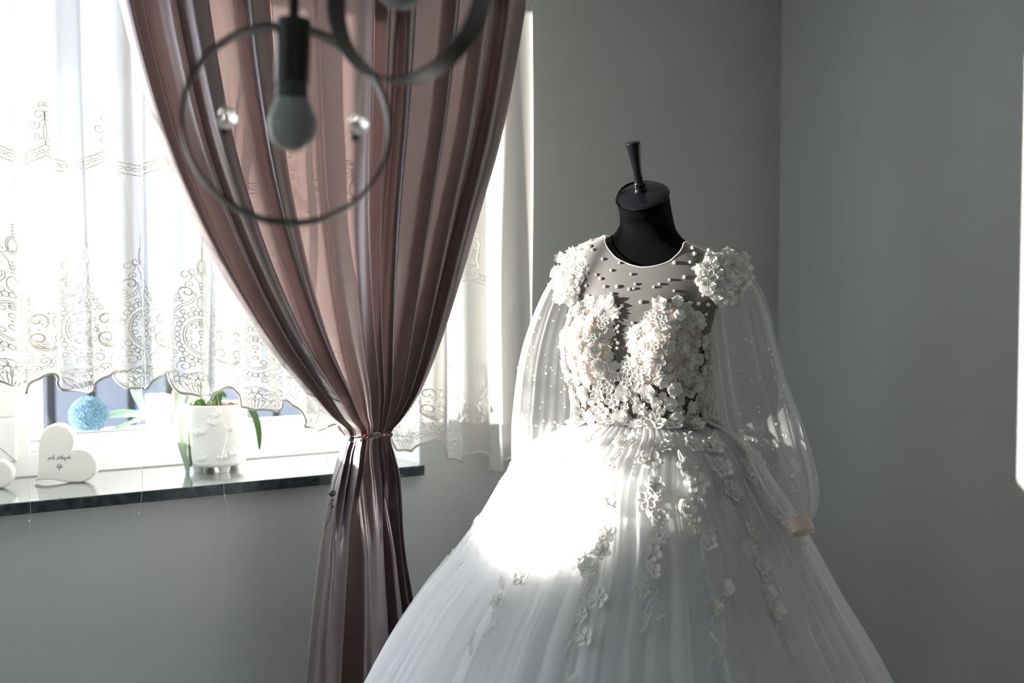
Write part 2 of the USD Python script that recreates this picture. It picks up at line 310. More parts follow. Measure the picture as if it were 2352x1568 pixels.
for k in range(15):
    a = -PI / 2 + k * PI / 14
    half.append(circ((.044 * math.cos(a), .150 + .060 * math.sin(a)), .0058))
for k in range(9):
    a = -PI / 2.4 + k * PI / 9.6
    half.append(circ((.060 * math.cos(a), .148 + .072 * math.sin(a)), .0050))
mid += [circ((0, .236), .0165, 18, .5), circ((0, .325), .016, 18, .42), circ((0, .325), .020, 18, .48)]
dots += [(0, h) for h in (.262, .270, .278, .286, .345, .352, .359, .366, .373, .150, .216, .312)]
half += [spiral((.030, .300), .013, 1.3, 2.4), spiral((.017, .312), .011, 1.2, 3.6, -1), np.array([(0.002, .268), (.006, .288), (.014, .300), (.024, .305)]),
         spiral((.022, .278), .009, 1.25, 0.5, -1), spiral((.027, .258), .016, 1.25, 1.0, -1), spiral((.027, .258), .0125, 1.1, 1.0, -1),
         np.array([(.011, .262), (.010, .247), (.018, .232), (.036, .220), (.052, .200)]), np.array([(.015, .262), (.014, .249), (.022, .236), (.039, .224), (.055, .204)]),
         spiral((.045, .246), .008, 1.2, 4.0), spiral((.055, .232), .008, 1.2, 4.4), spiral((.063, .217), .008, 1.2, 4.6), spiral((.070, .202), .007, 1.2, 4.8), spiral((.036, .236), .006, 1.1, 1.2)]
# paisley at the side, ribs, lower scrolls, fan over the hem
half += [spiral((.080, .172), .021, 1.2, 0.2, -1), spiral((.080, .172), .017, 1.1, 0.2, -1), spiral((.082, .128), .022, 1.3, 3.4), spiral((.082, .128), .018, 1.2, 3.4),
         np.array([(.060, .160), (.063, .140), (.070, .118), (.086, .104), (.1025, .100)]), np.array([(.064, .162), (.067, .142), (.074, .122), (.088, .108), (.1025, .104)])]
half += [np.array([(.072 + .004 * k, .112 + .003 * k), (.082 + .003 * k, .103 + .004 * k), (.099, .098 + .006 * k)]) for k in range(5)]
half += [spiral((.030, .072), .015, 1.35, 1.6, -1), spiral((.066, .080), .014, 1.3, 2.0), spiral((.092, .076), .011, 1.3, 0.6, -1), spiral((.048, .052), .012, 1.3, 4.2), spiral((.076, .056), .013, 1.3, 1.1, -1),
         spiral((.014, .050), .013, 1.1, 5.2), arc((.020, .034), .019, -20, 200, 14), arc((.058, .040), .018, -10, 190, 14), arc((.094, .050), .014, 0, 200, 12), arc((.036, .030), .014, 10, 170, 10), arc((.075, .042), .014, 0, 180, 10)]
half += [arc((.012, .018), .012, 10, 175, 9), arc((.036, .018), .012, 5, 175, 9), arc((.060, .024), .012, 0, 175, 9), arc((.084, .036), .011, 0, 180, 9)]
half += [np.array([(.004 + .006 * k, .004), (.006 + .009 * k, .015), (.007 + .011 * k, .028)]) for k in range(4)]
mid += [np.array([(0, .003), (0, .030)]), arc((0, .032), .012, 0, 180, 9), arc((0, .030), .030, 25, 155, 12)]
hd = [(.020, .040), (.058, .046), (.036, .022), (.012, .023), (.060, .030), (.084, .041), (.094, .056), (.030, .092), (.050, .092), (.070, .098), (.082, .150), (.088, .162), (.076, .182), (.060, .196), (.046, .232),
      (.056, .220), (.030, .268), (.090, .090), (.018, .090), (.1025, .13), (.1025, .14), (.1025, .15), (.098, .188)]
dots += hd + [(-a, b) for a, b in hd]
# the swags higher up
swag = lambda h0: np.stack([np.linspace(-.1025, .1025, 30), h0 - .040 * (1 - (np.abs(np.linspace(-1, 1, 30))) ** 2)], 1)
mid += [swag(.585), swag(.560)]
mid += [circ((x, .5735 - .040 * (1 - (abs(x) / .1025) ** 2)), .0045, 7, 1.3) for x in np.linspace(-.095, .095, 15)]
half += [spiral((.088, .602), .009, 1.2, 5.0), spiral((.080, .628), .013, 1.25, 5.2), spiral((.092, .652), .014, 1.25, 0.2, -1), spiral((.098, .676), .008, 1.2, 3.0), np.array([(.1025, .585), (.098, .610), (.1025, .64), (.101, .665)])]
lines = [np.asarray(l) for l in mid] + [np.asarray(l) for l in half] + [np.asarray(l) * [-1, 1] for l in half]
V, Fc, n0 = [], [], 0
def ribbon2d(l, wd):
    t = np.gradient(l, axis=0); t /= np.linalg.norm(t, axis=1, keepdims=True) + 1e-12
    nn = np.stack([-t[:, 1], t[:, 0]], 1) * wd / 2
    k = len(l); i = np.arange(k - 1)
    return np.vstack([l + nn, l - nn]), np.vstack([np.stack([i, i + 1, k + i + 1], 1), np.stack([i, k + i + 1, k + i], 1)])
tiles = [ribbon2d(l, .0021 if len(l) < 30 else .0023) for l in lines]
star = []
for d in dots:
    a = np.arange(8) * PI / 4; rr = np.where(np.arange(8) % 2 == 0, .0036, .0018)
    star.append((np.vstack([np.stack([d[0] + rr * np.cos(a), d[1] + rr * np.sin(a)], 1), [d]]), np.stack([np.arange(8), (np.arange(8) + 1) % 8, np.full(8, 8)], 1)))
tv, tf = join([(np.c_[v, np.zeros(len(v))], f) for v, f in tiles + star])
kk = np.arange(1, int(QW / PER))
ev, ef = [], []
for i, k in enumerate(kk):
    qq = np.clip(k * PER + tv[:, 0], 0, QW); hh = tv[:, 1]
    zz = arch(-1.78 + CQ * qq) + hh + np.where(hh < .06, scallop(qq) * (1 - hh / .06), 0)
    ev.append(net_point(qq, zz, .0012)); ef.append(tf + i * len(tv))
part('embroidery', (np.vstack(ev), np.vstack(ef)), M['thread'], net, smooth=False, kind='stuff')

# ------------------------------------------------------------------ gathered velvet curtain
YC = -0.315
yrow = np.array([-130, 0, 200, 320, 480, 640, 800, 900, 960, 992, 1006, 1040, 1100, 1250, 1400, 1568, 1900])
Lrow = np.array([255, 281, 333, 372, 440, 524, 626, 708, 762, 799, 803, 792, 777, 751, 732, 715, 690])
Rrow = np.array([1228, 1210, 1176, 1150, 1104, 1056, 1000, 955, 918, 895, 893, 900, 914, 930, 955, 978, 1010])
Lp = np.array([on_y(a, b, YC) for a, b in zip(Lrow, yrow)]); Rp = np.array([on_y(a, b, YC) for a, b in zip(Rrow, yrow)])
Lf = PchipInterpolator(Lp[::-1, 2], Lp[::-1, 0]); Rf = PchipInterpolator(Rp[::-1, 2], Rp[::-1, 0])
prof1 = np.array([(.075, .55), (.03, .5), (.0, .1), (.018, -.3), (.045, .05), (.06, .4), (.085, .0), (.105, -.3), (.125, .1), (.13, .4), (.12, .0), (.126, -.5), (.15, -.85), (.174, -.75), (.186, -.3), (.168, .2), (.135, .5), (.14, .68), (.19, .66), (.235, .62), (.262, .45), (.256, .05),
    (.262, -.4), (.278, -.72), (.30, -.6), (.325, -.3), (.340, .05), (.315, .35), (.275, .55), (.29, .70), (.35, .66), (.40, .66), (.44, .62), (.455, .45), (.452, .1), (.48, -.02), (.53, .0), (.562, -.25), (.576, -.48), (.588, -.1), (.565, .3), (.57, .55), (.600, .4), (.606, .0), (.616, -.5), (.630, -.2),
    (.615, .25), (.60, .55), (.645, .65), (.672, .35), (.670, -.2), (.682, -.55), (.695, -.2), (.68, .3), (.665, .62), (.71, .6), (.75, .55), (.782, .4), (.788, .0), (.800, -.45), (.816, -.1), (.795, .35), (.80, .55), (.84, .5), (.868, .4), (.874, -.1), (.888, -.5), (.903, -.2), (.885, .3), (.89, .6), (.93, .62), (.945, .3),
    (.940, -.15), (.958, -.6), (.982, -.62), (1.0, -.15), (.97, .3), (.92, .55), (.90, .7)])
prof2 = np.array([(.02, .4), (.0, .1), (.05, -.25), (.11, -.2), (.17, -.4), (.20, -.6), (.225, -.2), (.26, .1), (.31, .4), (.33, .9), (.345, .3), (.38, -.35), (.42, -.6), (.47, -.55), (.53, -.7), (.60, -.75), (.645, -.5), (.665, .1), (.68, .8), (.71, .75),
    (.73, .1), (.765, -.45), (.80, -.5), (.835, -.05), (.85, .6), (.87, .1), (.90, -.4), (.925, -.1), (.935, .4), (.955, -.1), (.975, -.3), (1.0, .05), (.985, .4)])
def resample(p, n):
    d = np.linalg.norm(np.diff(p * [1, .12], axis=0), axis=1); t = np.r_[0, np.cumsum(d)]; t /= t[-1]
    c = PchipInterpolator(t, p); return c(np.linspace(0, 1, n))
NK = 560
p1, p2 = resample(prof1, NK), resample(prof2, NK)
z_tie = on_y(850, 1000, YC)[2]
zz = np.unique(np.r_[np.linspace(.03, z_tie - .12, 50), np.linspace(z_tie - .12, z_tie + .14, 60), np.linspace(z_tie + .14, ZC - .005, 90)])
P = np.zeros((NK, len(zz), 3))
zlo, zhi = Lp[-1, 2], Lp[0, 2]
for j, z in enumerate(zz):
    zc_ = np.clip(z, zlo, zhi)
    L_, R_ = float(Lf(zc_)), float(Rf(zc_))
    if z > zhi: L_ -= (z - zhi) * .10; R_ += (z - zhi) * .07
    wmix = float(sstep(z, z_tie - .34, z_tie + .03))
    u = p1[:, 0] * wmix + p2[:, 0] * (1 - wmix); d = p1[:, 1] * wmix + p2[:, 1] * (1 - wmix)
    near = math.exp(-((z - z_tie) / .055) ** 2)
    amp = .068 * (1 - .45 * near) + .008 * float(sstep(z, z_tie + .5, z_tie + .1)) + (.010 if z < z_tie else 0) * float(sstep(z, z_tie, z_tie - .3))
    bulge = -.030 * np.sqrt(np.clip(1 - (2 * u - 1) ** 2, 0, 1)) * (.35 + .65 * math.exp(-((z - z_tie) / .20) ** 2))
    wob = .004 * (meshkit.noise(np.stack([u * 14, 0 * u + z * 5, 0 * u], -1), 3) - .5) * (1 - near)
    P[:, j, 0] = L_ + (R_ - L_) * u + wob * .6
    P[:, j, 1] = YC + .02 + d * amp + bulge + wob * 1.5
    P[:, j, 2] = z
curtain = thing('velvet_curtain', 'dusty pink velvet curtain gathered in at the waist by a beaded cord', 'curtain', (0, 0, 0))
part('curtain_panel', grid(P), M['velvet'], curtain, smooth=True)

# beaded tieback round its waist
tie = thing('beaded_tieback', 'cord of dark red and clear glass beads tied round the pink curtain', 'curtain tieback', (0, 0, 0))
def tie_pt(px, py=1000.0, lift=0.0):
    u_ = (px - 803) / 90.0
    y_ = YC + .02 - .046 * .55 * .55 - .030 * math.sqrt(max(0, 1 - (2 * u_ - 1) ** 2)) - lift
    return on_y(px, py, y_)
def bead_along(p, q_, r, prof='round', n=14):
    p, q_ = np.asarray(p), np.asarray(q_); L = np.linalg.norm(q_ - p); k = np.linspace(0, 1, 9)
    rr = {'round': r * np.sqrt(np.clip(1 - (2 * k - 1) ** 2, .02, 1)), 'long': r * np.minimum(1, .55 + 2.2 * np.minimum(k, 1 - k))}[prof]
    return tube(p[None] + (q_ - p)[None] * k[:, None], rr, n)
for (a, ya, b, yb, r, pr, mt, lb) in ((801, 1006, 813, 1008, .0085, 'round', 'bead_dark', 'matt black bead'), (812, 1006, 832, 1003, .0062, 'long', 'clear', 'clear glass bead'), (833, 1004, 848, 1002, .0085, 'round', 'bead_red', 'dark red glass bead'),
        (849, 1001, 875, 998, .0075, 'long', 'clear', 'long clear faceted glass bead'), (875, 998, 889, 997, .0080, 'round', 'bead_red', 'dark red glass bead'), (889, 998, 900, 998, .0080, 'round', 'clear', 'clear glass bead')):
    part('bead', bead_along(tie_pt(a, ya, .022), tie_pt(b, yb, .022), r, pr, 8 if pr == 'long' else 14), M[mt], tie, smooth=40, label=lb)
loop = [tie_pt(801 + 99 * k / 10, 1006 - 8 * k / 10, .021) for k in range(11)]
back = [on_y(900 - 99 * k / 6, 998 + 8 * k / 6, YC + .075) for k in range(7)]
part('cord', tube(np.array(loop + back + [loop[0]]), .0016, 6), M['bead_dark'], tie)
tl = [on_y(a, b, YC - .005) for a, b in ((800, 1008), (786, 1060), (768, 1112), (763, 1150), (757, 1190), (752, 1200), (748, 1215))]
part('cord', tube(smooth_line(tl, 40), .0014, 6), M['bead_dark'], tie)
for a, b, r in ((763, 1132, .0095), (763, 1148, .004), (761, 1156, .0035), (763, 1163, .004)):
    part('bead', ball(on_y(a, b, YC - .005), r, 2), M['bead_dark'], tie, smooth=True, label='matt black bead')
part('tassel', join([tube([on_y(749, 1208, YC - .005), on_y(744 + 3 * k, 1219, YC - .005 - .002 * k)], .0009, 4) for k in range(4)]), M['bead_dark'], tie)

# ------------------------------------------------------------------ dress form and dress
DC = CAM + H * 2.55 + R * .297; DC[2] = 0.0
YAW = HEAD - PI / 2 - math.radians(20)
form = thing('dress_form', 'black tailor\'s dress form with a neck cap and handle under the wedding dress', 'dress form', DC, YAW)
KX = PchipInterpolator([0.9, 1.162, 1.255, 1.333, 1.42, 1.479, 1.52, 1.545, 1.558, 1.575, 1.60, 1.64, 1.67], [.165, .145, .152, .160, .162, .186, .176, .140, .105, .075, .060, .056, .056])
KY = PchipInterpolator([0.9, 1.162, 1.255, 1.333, 1.42, 1.479, 1.52, 1.545, 1.558, 1.575, 1.60, 1.64, 1.67], [.125, .105, .108, .112, .100, .085, .074, .066, .062, .058, .055, .054, .054])
CXf = PchipInterpolator([0.9, 1.162, 1.333, 1.48, 1.67], [-.004, -.004, -.018, .010, .004])
CYf = PchipInterpolator([0.9, 1.2, 1.42, 1.52, 1.57, 1.67], [.0, .0, .005, .010, -.002, -.055])
def torso(phi, z, off=0.0):
    phi, z = np.broadcast_arrays(np.asarray(phi, float), np.asarray(z, float))
    a, b = KX(z), KY(z); s, c = np.sin(phi), np.cos(phi)
    ex = .86
    x = a * np.sign(s) * np.abs(s) ** ex; y = -b * np.sign(c) * np.abs(c) ** ex
    for sg in (-1, 1):
        y = y - .046 * np.exp(-((x - sg * .078) ** 2 / (2 * .041 ** 2) + (z - 1.325) ** 2 / (2 * .047 ** 2))) * sstep(c, 0.0, .4)
    nrm = np.stack([x / a ** 2, y / b ** 2], -1); nrm /= np.linalg.norm(nrm, axis=-1, keepdims=True) + 1e-9
    X = x + CXf(z) + nrm[..., 0] * off; Y = y + CYf(z) + nrm[..., 1] * off
    Zt = z - .09 * x * sstep(z, 1.36, 1.50)
    Zt = Zt + (Y - CYf(z)) * .70 * sstep(z, 1.585, 1.655)
    Zt = Zt + off * .8 * sstep(z, 1.49, 1.55)
    return np.stack([X, Y, Zt], -1)
def torso_normal(phi, z):
    e = 1e-3
    n = np.cross(torso(phi + e, z) - torso(phi - e, z), torso(phi, z + e) - torso(phi, z - e))
    return n / np.linalg.norm(n, axis=-1, keepdims=True)
def loft(phis, zs, off=0.0, wrap=True):
    A, Bz = np.meshgrid(phis, zs, indexing='ij'); return grid(torso(A, Bz, off), wrap)
ph = np.arange(120) * 2 * PI / 120
part('torso', loft(ph, np.r_[np.linspace(.95, 1.45, 50), np.linspace(1.455, 1.66, 60)]), M['form_fabric'], form, smooth=True)
nt = torso(np.array([0., PI]), np.array([1.655, 1.655])).mean(0)
cap_n = np.array([-.02, -math.sin(math.radians(35)), math.cos(math.radians(35))])
cap_c = nt + np.array([0, -.004, .004])
capM = frame(cap_n)
cap_prof = [(0, -.004), (.056, -.004), (.0592, -.0025), (.0602, 0), (.0592, .0028), (.054, .0065), (.030, .0100), (0.0, .011)]
part('neck_cap', xf(lathe(cap_prof, 56), capM, cap_c), M['form_gloss'], form, smooth=40, label='glossy black oval neck cap')
knob = [(r_ * 1.12, z_) for r_, z_ in [(0, .008), (.014, .008), (.0145, .018), (.011, .026), (.0125, .032), (.0095, .038), (.0085, .060), (.0105, .085), (.0135, .112), (.0150, .121), (.0140, .1255), (.010, .127), (0, .127)]]
hm = frame(np.array([-.05, -.12, 1.0])); hmM = hm
part('handle', xf(lathe([(r_, z_ - .010) for r_, z_ in knob], 32), frame(np.array([-.10, -.30, 1.0])), cap_c + np.array([-.004, .004, .004])), M['form_gloss'], form, smooth=40, label='glossy black turned handle')
part('pole', tube([(0, 0, .03), (0, 0, .96)], .016, 16), M['form_gloss'], form)
part('base', lathe([(0, .0), (.20, .0), (.20, .012), (.03, .035), (0, .035)], 40), M['form_gloss'], form)

dress = thing('wedding_dress', 'white tulle wedding dress with lace flower bodice and sheer pearl sleeves on a black form', 'wedding dress', DC, YAW)
# --- skirt
sk_y = np.array([962, 985, 1010, 1040, 1100, 1180, 1280, 1370, 1568]); sk_l = np.array([1335, 1292, 1245, 1200, 1152, 1108, 1040, 965, 838]); sk_r = np.array([1622, 1672, 1705, 1732, 1765, 1815, 1868, 1915, 2030])
sk_z = 1.45 + (670 - sk_y) / 1025.0
sk_rad = (sk_r - sk_l) / 2 / 1025.0 * .985; sk_cx = ((sk_r + sk_l) / 2 - 1476) / 1025.0
Rz = PchipInterpolator(np.r_[0.0, .25, .46, sk_z[::-1]], np.r_[.648, .645, .622, sk_rad[::-1]])
Cz = PchipInterpolator(np.r_[0.0, sk_z[::-1]], np.r_[-.045, sk_cx[::-1]])
def skirt_surface(seed, scale, folds, amp, zt, zb, n=720, m=70, extra=0.0):
    r0 = np.random.default_rng(seed)
    a = np.arange(n) * 2 * PI / n; z = np.linspace(0, 1, m) ** 1.15 * (zb - zt) + zt
    A, Zz = np.meshgrid(a, z, indexing='ij')
    f = np.zeros_like(A); t = (zt - Zz) / (zt - zb)
    for k in range(folds):
        fr = r0.integers(9, 34); ph_ = r0.uniform(0, 2 * PI); wgt = r0.uniform(.4, 1.0) / (fr / 14.0)
        s_ = np.sin(fr * A + ph_ + .9 * t * r0.uniform(-1, 1) + .8 * np.sin(3 * A + ph_))
        f += wgt * (1.6 * (np.abs(s_) ** .7) - .9)
    f /= math.sqrt(folds)
    g1 = np.abs(np.sin(15.5 * A + 1.3 * np.sin(2 * A) + seed)); g2 = np.abs(np.sin(34 * A + 1.1 * np.sin(5 * A + seed) + .5 * t))
    f2 = (.0045 * (1 - g2 ** .6) + .007 * (1 - g1 ** .55)) * sstep(t, .0, .18) + .0035 * np.sin(74 * A + 2 * np.sin(3 * A)) * np.exp(-t * 5)
    rr = Rz(np.clip(Zz, 0, sk_z[0])) * scale * (1 + extra * sstep(t, 0, .15) * (1 - t)) + amp * f * (.10 + .9 * sstep(t, 0.0, .45)) + f2 * 1.2
    ce = Cz(np.clip(Zz, 0, sk_z[0])); wr = math.radians(20)
    squash = 1 - .22 * np.exp(-((zt - Zz) / .06))
    X = rr * np.sin(A) + ce * math.cos(wr); Y = -rr * np.cos(A) * squash - ce * math.sin(wr) * 0
    return np.stack([X, Y, Zz], -1), A
ZW = sk_z[0]
for nm, sd, sc, fo, am, mt, ex in (('skirt_lining', 1, .90, 6, .012, 'satin', 0), ('tulle_layer', 2, .945, 9, .016, 'tulle', .0), ('tulle_layer', 3, .972, 10, .026, 'tulle', .0), ('tulle_layer', 4, 1.0, 11, .030, 'tulle', .03)):
    S_, _ = skirt_surface(sd, sc, fo, am, ZW, .012)
    part(nm, grid(S_, True), M[mt], dress, smooth=True)

# --- bodice
def top_edge(x, front=True):
    ax = np.abs(x)
    t = np.interp(ax, [0, .006, .014, .022, .030, .055, .085, .115, .14, .158, .17], [1.288, 1.30, 1.345, 1.385, 1.408, 1.430, 1.437, 1.420, 1.385, 1.350, 1.335])
    return t if front else 1.335 + 0 * t
def bodice_top(phi):
    phi = np.asarray(phi, float); x = .16 * np.sin(phi)
    return np.where(np.cos(phi) > 0, top_edge(x), 1.335)
phf = np.linspace(-PI, PI, 361)
tt = np.linspace(0, 1, 40)
A = np.broadcast_to(phf[:, None], (361, 40)); Bz = (ZW - .012) + (bodice_top(phf) - ZW + .012)[:, None] * tt[None]
part('bodice_mesh', grid(torso(A, Bz, .003)), M['nude_mesh'], dress, smooth=True)
for sg in (-1, 1):                                          # padded cups in blush
    us = np.linspace(.10, 1.15, 50) * sg
    A = np.broadcast_to(us[:, None], (50, 30)); tp = bodice_top(us) - .004; bt = 1.262 - .012 * np.cos((np.abs(us) - .6) * 2.4)
    part('cup', grid(torso(A, bt[:, None] + (tp - bt)[:, None] * np.linspace(0, 1, 30)[None], .0055)), M['blush'], dress, smooth=True, label='padded blush cup')
# --- sheer yoke over the shoulders
def neckline(phi): return PchipInterpolator([0, .241, .39, .664, .976, 1.4, 3.2], [1.503, 1.515, 1.530, 1.550, 1.560, 1.563, 1.563])(np.abs(phi))
A = np.broadcast_to(phf[:, None], (361, 44)); lo_ = bodice_top(phf) - .004
part('yoke', grid(torso(A, lo_[:, None] + (neckline(phf) - lo_)[:, None] * np.linspace(0, 1, 44)[None], .0075)), M['tulle_yoke'], dress, smooth=True, label='sheer tulle yoke')
part('neckline_binding', tube(torso(phf, neckline(phf), .0078), .0011, 6), M['lace'], dress, smooth=True)

# --- lace flowers and leaves
def petals(n, w, r0, lift, curl, steps=5):
    out = []
    for k in range(n):
        a = 2 * PI * k / n; t = np.linspace(0, 1, steps); s = np.linspace(-1, 1, 5)
        Tt, Ss = np.meshgrid(t, s, indexing='ij')
        wd = w * np.sin(np.clip(Tt * .9 + .12, 0, 1) * PI) ** .6
        x = r0 + (1 - r0) * Tt * (1 - .12 * Ss ** 2); y = wd * Ss; z = lift * Tt ** 1.5 + curl * Ss ** 2 * Tt + .05 * np.cos(Ss * PI) * Tt
        out.append(grid(np.stack([x * math.cos(a) - y * math.sin(a), x * math.sin(a) + y * math.cos(a), z], -1)))
    return out
def dome(r, h): return [lathe([(r, 0), (r * .8, h * .6), (r * .4, h * .95), (0, h)], 10)]
def rim_petals(n, w):                                       # corded edge round each petal
    out = []
    for k in range(n):
        a = 2 * PI * k / n; th = np.linspace(0, 2 * PI, 11)
        x = .55 + .42 * np.cos(th); y = w * np.sin(th); z = .14 + 0 * th + .10 * x
        out.append(tube(np.stack([x * math.cos(a) - y * math.sin(a), x * math.sin(a) + y * math.cos(a), z], 1), .055, 4, False))
    return out
FLOWERS = [
    join(petals(5, .36, .08, .22, .16) + rim_petals(5, .36) + dome(.17, .30)),
    join(petals(6, .30, .08, .15, .12) + rim_petals(6, .30) + dome(.14, .25)),
    join(petals(6, .46, .45, .30, .10) + [xf(m_, s=1, loc=(0, 0, .12)) for m_ in petals(5, .40, .25, .42, .10)] + [xf(m_, s=.62, loc=(0, 0, .22)) for m_ in petals(5, .45, .2, .55, .05)] + [xf(m_, s=.36, loc=(0, 0, .36)) for m_ in petals(4, .5, .1, .6, 0)] + dome(.14, .6)),
    join(petals(9, .24, .10, .16, .10) + [xf(m_, s=.62, loc=(0, 0, .14)) for m_ in petals(8, .26, .15, .3, .08)] + dome(.20, .42)),
    join([tube(np.stack([.75 * np.cos(t_ := np.linspace(0, 2 * PI, 15)), .75 * np.sin(t_), .2 + 0 * t_], 1), .22, 6, False)]),
]
def leaf_mesh():
    t = np.linspace(0, 1, 8); s = np.linspace(-1, 1, 5); Tt, Ss = np.meshgrid(t, s, indexing='ij')
    wd = .34 * np.sin(PI * Tt ** .8) ** .9
    body = grid(np.stack([2 * Tt - 1, wd * Ss, .16 * (1 - np.abs(Ss)) * np.sin(PI * Tt) + .12 * Tt ** 2], -1))
    th = np.linspace(0, 1, 12); e1 = np.stack([2 * th - 1, .34 * np.sin(PI * th ** .8) ** .9, .10 + .12 * th ** 2], 1)
    return join([body, tube(e1, .05, 4, False), tube(e1 * [1, -1, 1], .05, 4, False), tube(np.stack([2 * th - 1, 0 * th, .2 + .12 * th ** 2], 1), .045, 4, False)])
LEAF = leaf_mesh()
def sprig_mesh():                                           # a curling corded twig with small buds
    t = np.linspace(0, 1, 10); out = [tube(np.stack([2 * t - 1, .25 * np.sin(t * 4.5), .12 + 0 * t], 1), .07, 5)]
    for k in range(5):
        x = -0.8 + .38 * k; sg = 1 if k % 2 else -1
        out.append(tube([(x, .25 * math.sin((x + 1) / 2 * 4.5), .12), (x + .14, sg * .24 + .25 * math.sin((x + 1) / 2 * 4.5), .16), (x + .22, sg * .42, .2)], [.05, .09, .03], 5))
    return join(out)
SPRIG = sprig_mesh()
count = {}
def applique(kind, pos, nrm, size, spin, parent=dress, lift=.002):
    mesh = {'leaf': LEAF, 'sprig': SPRIG}.get(kind) if isinstance(kind, str) else FLOWERS[kind]
    nm = {'leaf': 'lace_leaf', 'sprig': 'lace_sprig'}.get(kind, 'lace_flower') if isinstance(kind, str) else ('lace_rose' if kind == 2 else 'lace_ring' if kind == 4 else 'lace_flower')
    count[nm] = count.get(nm, 0) + 1
    part(nm, xf(mesh, frame(nrm, spin), np.asarray(pos) + np.asarray(nrm) * lift, size), M['lace'], parent, smooth=50)
def poisson(cands, rad, keep):
    out = []
    for c in cands:
        if all(np.sum((c[0] - o[0]) ** 2) > (rad(c) * .5 + rad(o) * .5) ** 2 for o in out): out.append(c)
        if len(out) >= keep: break
    return out
rb = np.random.default_rng(21)
cands = []
for _ in range(6000):
    p_ = rb.uniform(-1.95, 1.75); zt = float(bodice_top(p_)); z = rb.uniform(ZW - .008, zt - .002)
    cands.append((torso(p_, z, .005), p_, z, rb.uniform(.0105, .0205) * (1.12 if z > 1.30 or z < 1.19 else 1.0)))
sel = poisson(cands, lambda c: c[3] * 1.55, 235)
for c in sel:
    kind = rb.choice([0, 0, 1, 1, 2, 2, 3]) if c[3] > .0125 else rb.choice([0, 1, 2, 4])
    applique(int(kind), c[0], torso_normal(c[1], c[2]), c[3] * (.62 if kind == 4 else 1.0), rb.uniform(0, 6.28), lift=.001 + .003 * rb.random())
n_leaf = 0
for _ in range(410):                                        # leaves and twigs between the flowers
    p_ = rb.uniform(-1.9, 1.7); z = rb.uniform(ZW, float(bodice_top(p_)) - .004)
    kind = 'leaf' if rb.random() < .5 else 'sprig'
    applique(kind, torso(p_, z, .0045), torso_normal(p_, z), rb.uniform(.012, .020), rb.normal(1.4, .7) if z < 1.3 else rb.uniform(0, 6.28), lift=.0005)
# a big rose on the waist and flowers along the V edge
for xp, yp, sz, kd in ((-.015, 1.178, .021, 2), (-.052, 1.168, .017, 2), (.05, 1.175, .017, 1), (-.085, 1.172, .015, 0), (.095, 1.180, .017, 2), (-.112, 1.405, .019, 2), (-.045, 1.422, .018, 2), (.045, 1.424, .018, 2), (.125, 1.395, .018, 2)):
    p_ = math.asin(max(-1, min(1, xp / .158))); applique(kd, torso(p_, yp, .006), torso_normal(p_, yp), sz, rb.uniform(0, 6), lift=.004)
# shoulder clusters
def shoulder(sg, cx, cz, n, sx, sz):
    k = 0
    pts = []
    while len(pts) < n and k < 4000:
        k += 1
        x = cx + rb.uniform(-sx, sx); z = cz + rb.uniform(-sz, sz)
        if ((x - cx) / sx) ** 2 + ((z - cz) / sz) ** 2 > 1: continue
        if z - 1.555 > -.30 * (abs(x) - .10): continue
        y = -.062 + .9 * max(0, abs(x) - .15) ** 1.0 * .7 + .55 * max(0, z - 1.47)
        pp = np.array([x, y, z])
        if any(np.linalg.norm(pp - o[0]) < .0175 for o in pts): continue
        pts.append((pp, np.array([sg * (.25 + 4 * max(0, abs(x) - .15)), -1.0, .25 + 7 * max(0, z - 1.48)])))
    for pp, nn in pts:
        nn /= np.linalg.norm(nn); kd = int(rb.choice([0, 1, 2, 2, 2, 3])); applique(kd, pp, nn, rb.uniform(.014, .023) * (.6 if kd == 4 else 1), rb.uniform(0, 6), lift=.006)
    for pp, nn in pts[::2]:
        applique('leaf', pp + rb.normal(0, .008, 3) * [1, .3, 1], nn, rb.uniform(.011, .016), rb.uniform(0, 6), lift=.003)
shoulder(-1, -.158, 1.498, 24, .038, .068)
shoulder(1, .182, 1.482, 28, .046, .056)

# --- lace vines on the skirt
S4, A4 = skirt_surface(3, .972, 10, .026, ZW, .012)
def skirt_at(phi, z):
    i = int(round((phi % (2 * PI)) / (2 * PI) * 720)) % 720; col = S4[i]; j = int(np.argmin(np.abs(col[:, 2] - z)))
    j = min(max(j, 1), 68); p = col[j]
    t1 = S4[(i + 4) % 720, j] - S4[(i - 4) % 720, j]; t2 = S4[i, j - 1] - S4[i, j + 1]
    n = np.cross(t1, t2); n /= np.linalg.norm(n)
    if n[0] * math.sin(phi) - n[1] * math.cos(phi) < 0: n = -n
    return p, n
vines = [(-1.35, .80, 16), (-.90, .86, 16), (-.42, .74, 24), (.02, .66, 28), (.33, .80, 24), (.62, .72, 26), (.95, .70, 26), (1.35, .80, 16), (1.9, .86, 8)]
for ph0, zend, nn_ in vines:
    for k in range(nn_):
        t = k / (nn_ - 1); z = ZW - .012 - t * (ZW - zend - .012); ph_ = ph0 + .05 * math.sin(k * 1.3) * (1.2 - t) + .10 * (rb.random() - .5)
        p, n = skirt_at(ph_, z)
        kd = int(rb.choice([0, 1, 2, 3])) if k % 2 == 0 and t < .8 else ('leaf' if rb.random() < .55 else 'sprig')
        applique(kd, p, n, (.023 if not isinstance(kd, str) else .020) * (1.15 - .4 * t) * rb.uniform(.85, 1.15), (1.57 + rb.normal(0, .6)), lift=.011 if abs(ph0) < .85 else .003)

